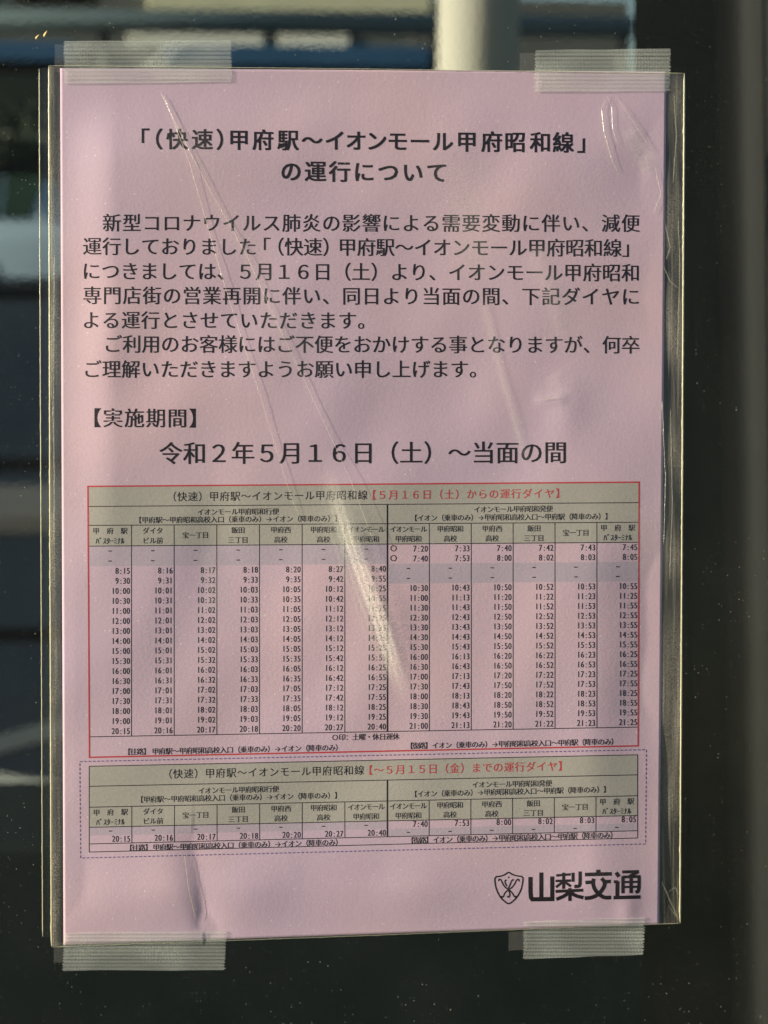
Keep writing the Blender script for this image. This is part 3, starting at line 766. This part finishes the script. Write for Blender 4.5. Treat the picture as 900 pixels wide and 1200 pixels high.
WEAR_GLARE = [([(564, 343), (586, 430), (606, 500), (621, 558)], 4.5, .22), ([(624, 285), (650, 350), (664, 410)], 13, .14), ([(540, 180), (548, 260), (560, 340)], 26, .13), ([(200, 120), (290, 290), (380, 480)], 22, .045),
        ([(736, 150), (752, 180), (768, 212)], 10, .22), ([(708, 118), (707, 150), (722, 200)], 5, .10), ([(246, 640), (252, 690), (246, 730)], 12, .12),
        ([(640, 440), (660, 470)], 22, .08), ([(750, 590), (758, 640), (752, 700)], 20, .08), ([(188, 108), (290, 300), (360, 452)], 5, .05)]  # crease whitening, plus reflection and glare streaks painted as haze
def film_wear_glare(px, py):
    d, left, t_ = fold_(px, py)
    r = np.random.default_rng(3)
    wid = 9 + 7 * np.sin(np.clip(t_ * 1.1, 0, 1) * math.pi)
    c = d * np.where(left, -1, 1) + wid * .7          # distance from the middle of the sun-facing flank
    z = 0.58 * np.exp(-np.abs(c / wid) ** 2.2) * smoothstep(0, .35, t_) * smoothstep(1, .75, t_)  # glare beam painted as whitening on the fold flank
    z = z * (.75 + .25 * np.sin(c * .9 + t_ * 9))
    for pts, wd, a in WEAR_GLARE:
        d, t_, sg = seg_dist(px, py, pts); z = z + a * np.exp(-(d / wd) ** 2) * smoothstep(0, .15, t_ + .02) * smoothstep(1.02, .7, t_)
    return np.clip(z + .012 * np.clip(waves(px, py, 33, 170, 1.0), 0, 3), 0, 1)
def back_glare(px, py):
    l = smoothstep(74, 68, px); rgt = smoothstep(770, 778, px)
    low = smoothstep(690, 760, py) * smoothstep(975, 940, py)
    return (.30 + .08 * waves(py, px * 0, 8, 60, 1.0, 5)) * l + rgt * (.05 + .16 * low + .09 * (1 + waves(px * 6, py, 5, 90, 1.0)) * smoothstep(700, 640, py))  # margin haze painted for light the film scatters, with glints at the right
def film_h(px, py):
    edge = np.minimum(smoothstep(88, 150, py), smoothstep(1098, 1060, py))
    xe = np.minimum(smoothstep(56, 84, px), smoothstep(803, 770, px))
    h = 0.00035 + paper_h(px, py) * xe + 0.00012 * (1 + waves(px, py, 21, 160, 1.0)) * edge * xe
    for pts, wd, hm_ in RIDGES:
        d, t_, sg = seg_dist(px, py, pts)
        wob = 1 + 0.35 * np.sin(t_ * 23 + pts[0][0]) * np.sin(t_ * 51 + 1.3)
        h = h + hm_ * 1e-3 * np.exp(-np.abs(d / (wd * wob)) ** 1.35) * smoothstep(0, .12, t_) * smoothstep(1, .8, t_)
    d, left, t_ = fold_(px, py)
    h = h + 0.0017 * np.sin(t_ * math.pi) ** .7 * np.where(left, np.clip(1 - d / 17, 0, 1) ** 1.1, np.exp(-(d / 40) ** 1.4))
    return h
slv = bpy.data.objects.new('clear_sleeve', None); C.objects.link(slv); slv.matrix_world = BASE
tag(slv, 'creased clear plastic sleeve holding the pink notice', 'plastic sleeve')
sheet('front_film', SL_F, 420, 560, film_h, M['film'], slv, wear_glare=film_wear_glare)
sheet('back_film', SL_B, 380, 160, lambda x, y: np.full(np.shape(x), 0.00012), M['film_back'], slv, wear_glare=back_glare)
sheet('ghost_strip', SL_L, 4, 12, lambda x, y: np.full(np.shape(x), 0.0001), M['ghost_strip'], slv)  # strip added for the ghost reflection of the sleeve edge

def ribbon(name, pts, wd, thick, hfun, material, parent, rough=0.0, seed=1):
    """A thin raised ridge with a tent section following a polyline of photograph pixels."""
    r = np.random.default_rng(seed); pts = np.array(pts, float)
    ln = np.r_[0, np.cumsum(np.linalg.norm(np.diff(pts, axis=0), axis=1))]
    s = np.arange(0, ln[-1] + .1, 1.6); n = len(s)
    q = np.c_[np.interp(s, ln, pts[:, 0]), np.interp(s, ln, pts[:, 1])]
    d = np.gradient(q, axis=0); d /= np.linalg.norm(d, axis=1)[:, None]; nr = np.c_[-d[:, 1], d[:, 0]]
    jit = np.convolve(r.normal(size=n + 8), np.ones(4) / 4, 'same')[:n]
    wv_ = wd * (1 + rough * np.abs(jit) - rough * .3) * np.clip(np.minimum(s, ln[-1] - s) / 12 + .25, 0, 1); wv_ = np.maximum(wv_, .1)
    q = q + nr * (jit * rough * .5)[:, None]
    V = []
    for off, lift in ((-.5, 0), (0, 1), (.5, 0)):
        p = q + nr * (wv_ * off)[:, None]
        V.append(P(p[:, 0], p[:, 1], hfun(p[:, 0], p[:, 1]) + 0.00003 + thick * lift * np.clip(wv_ / wd, .3, 2)))
    V = np.concatenate(V)
    f = [(i, i + 1, i + n + 1, i + n) for i in range(n - 1)] + [(i + n, i + n + 1, i + 2 * n + 1, i + 2 * n) for i in range(n - 1)]
    return mesh(name, V, f, material, parent)
CREASES_GLINTS = [([(188, 108), (232, 196), (290, 300), (322, 372)], 1.3), ([(322, 372), (360, 452), (410, 560), (440, 640)], 1.1), ([(192, 112), (222, 190), (262, 330), (304, 460), (338, 572), (350, 604)], 1.0),
           ([(712, 112), (705, 128), (708, 155), (718, 190), (726, 205)], 1.1), ([(712, 112), (717, 126), (718, 150), (724, 170)], 1.0),
           ([(722, 113), (742, 142), (764, 176)], 1.1), ([(632, 469), (657, 466)], 1.8), ([(216, 1000), (222, 1045), (230, 1078)], 1.6),
           ([(778, 312), (786, 330), (796, 338)], 2.2), ([(776, 1034), (786, 1056), (796, 1078)], 1.8), ([(782, 1046), (792, 1040), (795, 1050)], 2.4), ([(784, 1062), (797, 1080)], 1.2), ([(790, 112), (793, 160), (789, 215)], 1.8), ([(768, 196), (775, 228), (765, 252)], 1.4),
           ([(780, 262), (786, 290), (781, 305)], 2.6), ([(795, 255), (797, 310), (794, 420)], 1.6), ([(776, 470), (780, 560), (778, 640)], 1.0), ([(786, 480), (788, 590), (785, 680)], 1.2), ([(61, 195), (62, 330), (61, 470)], 3.0), ([(62, 470), (64, 560), (63, 640)], 1.4),
           ([(64, 300), (63, 420), (64, 640)], 1.8)]  # side margin entries are ribbons added as glints and yellowish glow
for k, (pts, wd) in enumerate(CREASES_GLINTS):
    ribbon('crease_glint', pts, wd, 0.00012, film_h, M['crease_glint'], slv, 0.45, k + 40)
flat = lambda x, y: np.full(np.shape(x), 0.00018)
edge_h = lambda x, y: np.full(np.shape(x), 0.0006)
for pts, wd, th, hf in (([(46, 80), (48, 600), (50, 1098)], 1.3, 0.00022, flat), ([(57.5, 77), (58.8, 600), (60.5, 1110)], 2.4, 0.0005, edge_h),  # first line is the sleeve edge's ghost reflection, an added strip
                        ([(802, 86), (799.5, 600), (797, 1082)], 2.4, 0.0005, edge_h), ([(60.5, 1110), (430, 1096.5), (797, 1082)], 1.2, 0.0003, edge_h), ([(57.5, 77), (430, 81), (802, 86)], 1.2, 0.0003, edge_h)):
    ribbon('seam', pts, wd, th, hf, M['seam'], slv, 0.25, int(pts[0][0]))

# ------------------------------------------------------------------ adhesive tapes
TAPES = [([(74.5, 48), (271, 47.5), (272, 96), (75, 98.5)], 81, 'long ribbed clear tape at the top left of the pink notice', [(64, 52), (80, 52), (80, 84), (64, 84)]),
         ([(627, 59), (786, 57), (785, 107), (626, 108)], 85, 'shorter ribbed clear tape at the top right of the pink notice', [(609, 62), (632, 62), (632, 84), (609, 84)]),
         ([(75, 1093), (266, 1091), (263, 1137), (73, 1137.5)], 1105, 'long ribbed clear tape at the bottom left, beside the pinched fold', [(63, 1104), (80, 1104), (80, 1128), (63, 1128)]),
         ([(613, 1080), (756, 1075), (754, 1119), (613, 1124)], 1086, 'shortest ribbed clear tape, under the company mark at the bottom right', [(596, 1092), (618, 1091), (618, 1113), (596, 1114)])]
for k, (c, ye, lab, under) in enumerate(TAPES):
    top = k < 2; c = np.array(c, float); r = np.random.default_rng(k + 5); n0, n1 = 160, 120
    jl, jr = r.normal(size=n1) * .55, r.normal(size=n1) * .55
    jl += (np.arange(n1) % 9 < 4) * 1.0; jr -= (np.arange(n1) % 9 < 4) * .9
    wav = waves(np.linspace(0, 200, n0), np.zeros(n0), k + 70, 90, .5, 4)
    def edgef(p, s, t, jl=jl, jr=jr, wav=wav):
        p = p.copy(); p[..., 0] += jl[:, None] * (1 - s) ** 40 + jr[:, None] * s ** 40; p[..., 1] += wav[None, :] * .6; return p
    def th(px, py, c=c, ye=ye, top=top, k=k):
        y0, y1 = c[0][1], c[3][1]; tt = (py - y0) / (y1 - y0)
        on = smoothstep(ye - 5, ye + 3, py) if top else smoothstep(ye + 5, ye - 3, py)
        h = 0.00022 * (1 - on) + on * (film_h(px, np.maximum(py, ye + 1) if top else np.minimum(py, ye - 1)) + 0.00012)
        ribs = 0.00008 * (1 + .35 * waves(tt * 100, tt * 0, 200 + k, 23, 1.0, 5)) * np.sin(tt * 2 * math.pi * 10.5) + 0.000014 * np.sin((px + 1.5 * waves(px, py, 300 + k, 40, 1.0, 4)) * 2 * math.pi / 3.3)
        return h + ribs + 0.00006 * waves(px, py, 90 + k, 60, 1.0, 5)
    o = sheet('adhesive_tape', c, n0, n1, th, M['tape'], None, edgef, wear_glare=lambda x, y, k=k: np.clip(.05 * waves(x, y * 1.5, 400 + k, 70, 1.0, 7) + .03, 0, .3) + .16 * (k == 0) * smoothstep(22, 8, np.abs((x - 196) + (y - 60) * .9)) * (y < 80))  # pale shine patches painted on tape, a diagonal sheen on the first
    tag(o, lab, 'tape', 'clear ribbed tapes holding the notice')
    sheet('tape_ghost', under, 6, 6, lambda x, y: np.full(np.shape(x), 0.00006), M['ghost_film'], o)  # strip added as the tape's ghost reflection in the glass

# ------------------------------------------------------------------ dry flakes stuck to the glass
for cx_, cy_, a_, L_, lab in ((53.5, 39.5, -62, 8.5, 'tiny dry yellow flake stuck on the glass, the larger of two'), (44, 43, -50, 7.0, 'tiny dull flake stuck on the glass, the smaller of two')):
    V = []; n = 14; a = math.radians(a_)
    for ring, hz in ((1.0, 0.0001), (0.6, 0.0005), (0.0, 0.0007)):
        for i in range(n):
            th_ = 2 * math.pi * i / n; rx, ry = L_ / 2 * ring * math.cos(th_), L_ * .2 * ring * math.sin(th_) * (1 - .4 * math.cos(th_))
            V.append(P(cx_ + rx * math.cos(a) - ry * math.sin(a), cy_ + rx * math.sin(a) + ry * math.cos(a), hz))
    f = [(r_ * n + i, r_ * n + (i + 1) % n, (r_ + 1) * n + (i + 1) % n, (r_ + 1) * n + i) for r_ in range(2) for i in range(n)]
    tag(mesh('dry_flake', V, f, M['flake'], smooth=True), lab, 'flake')
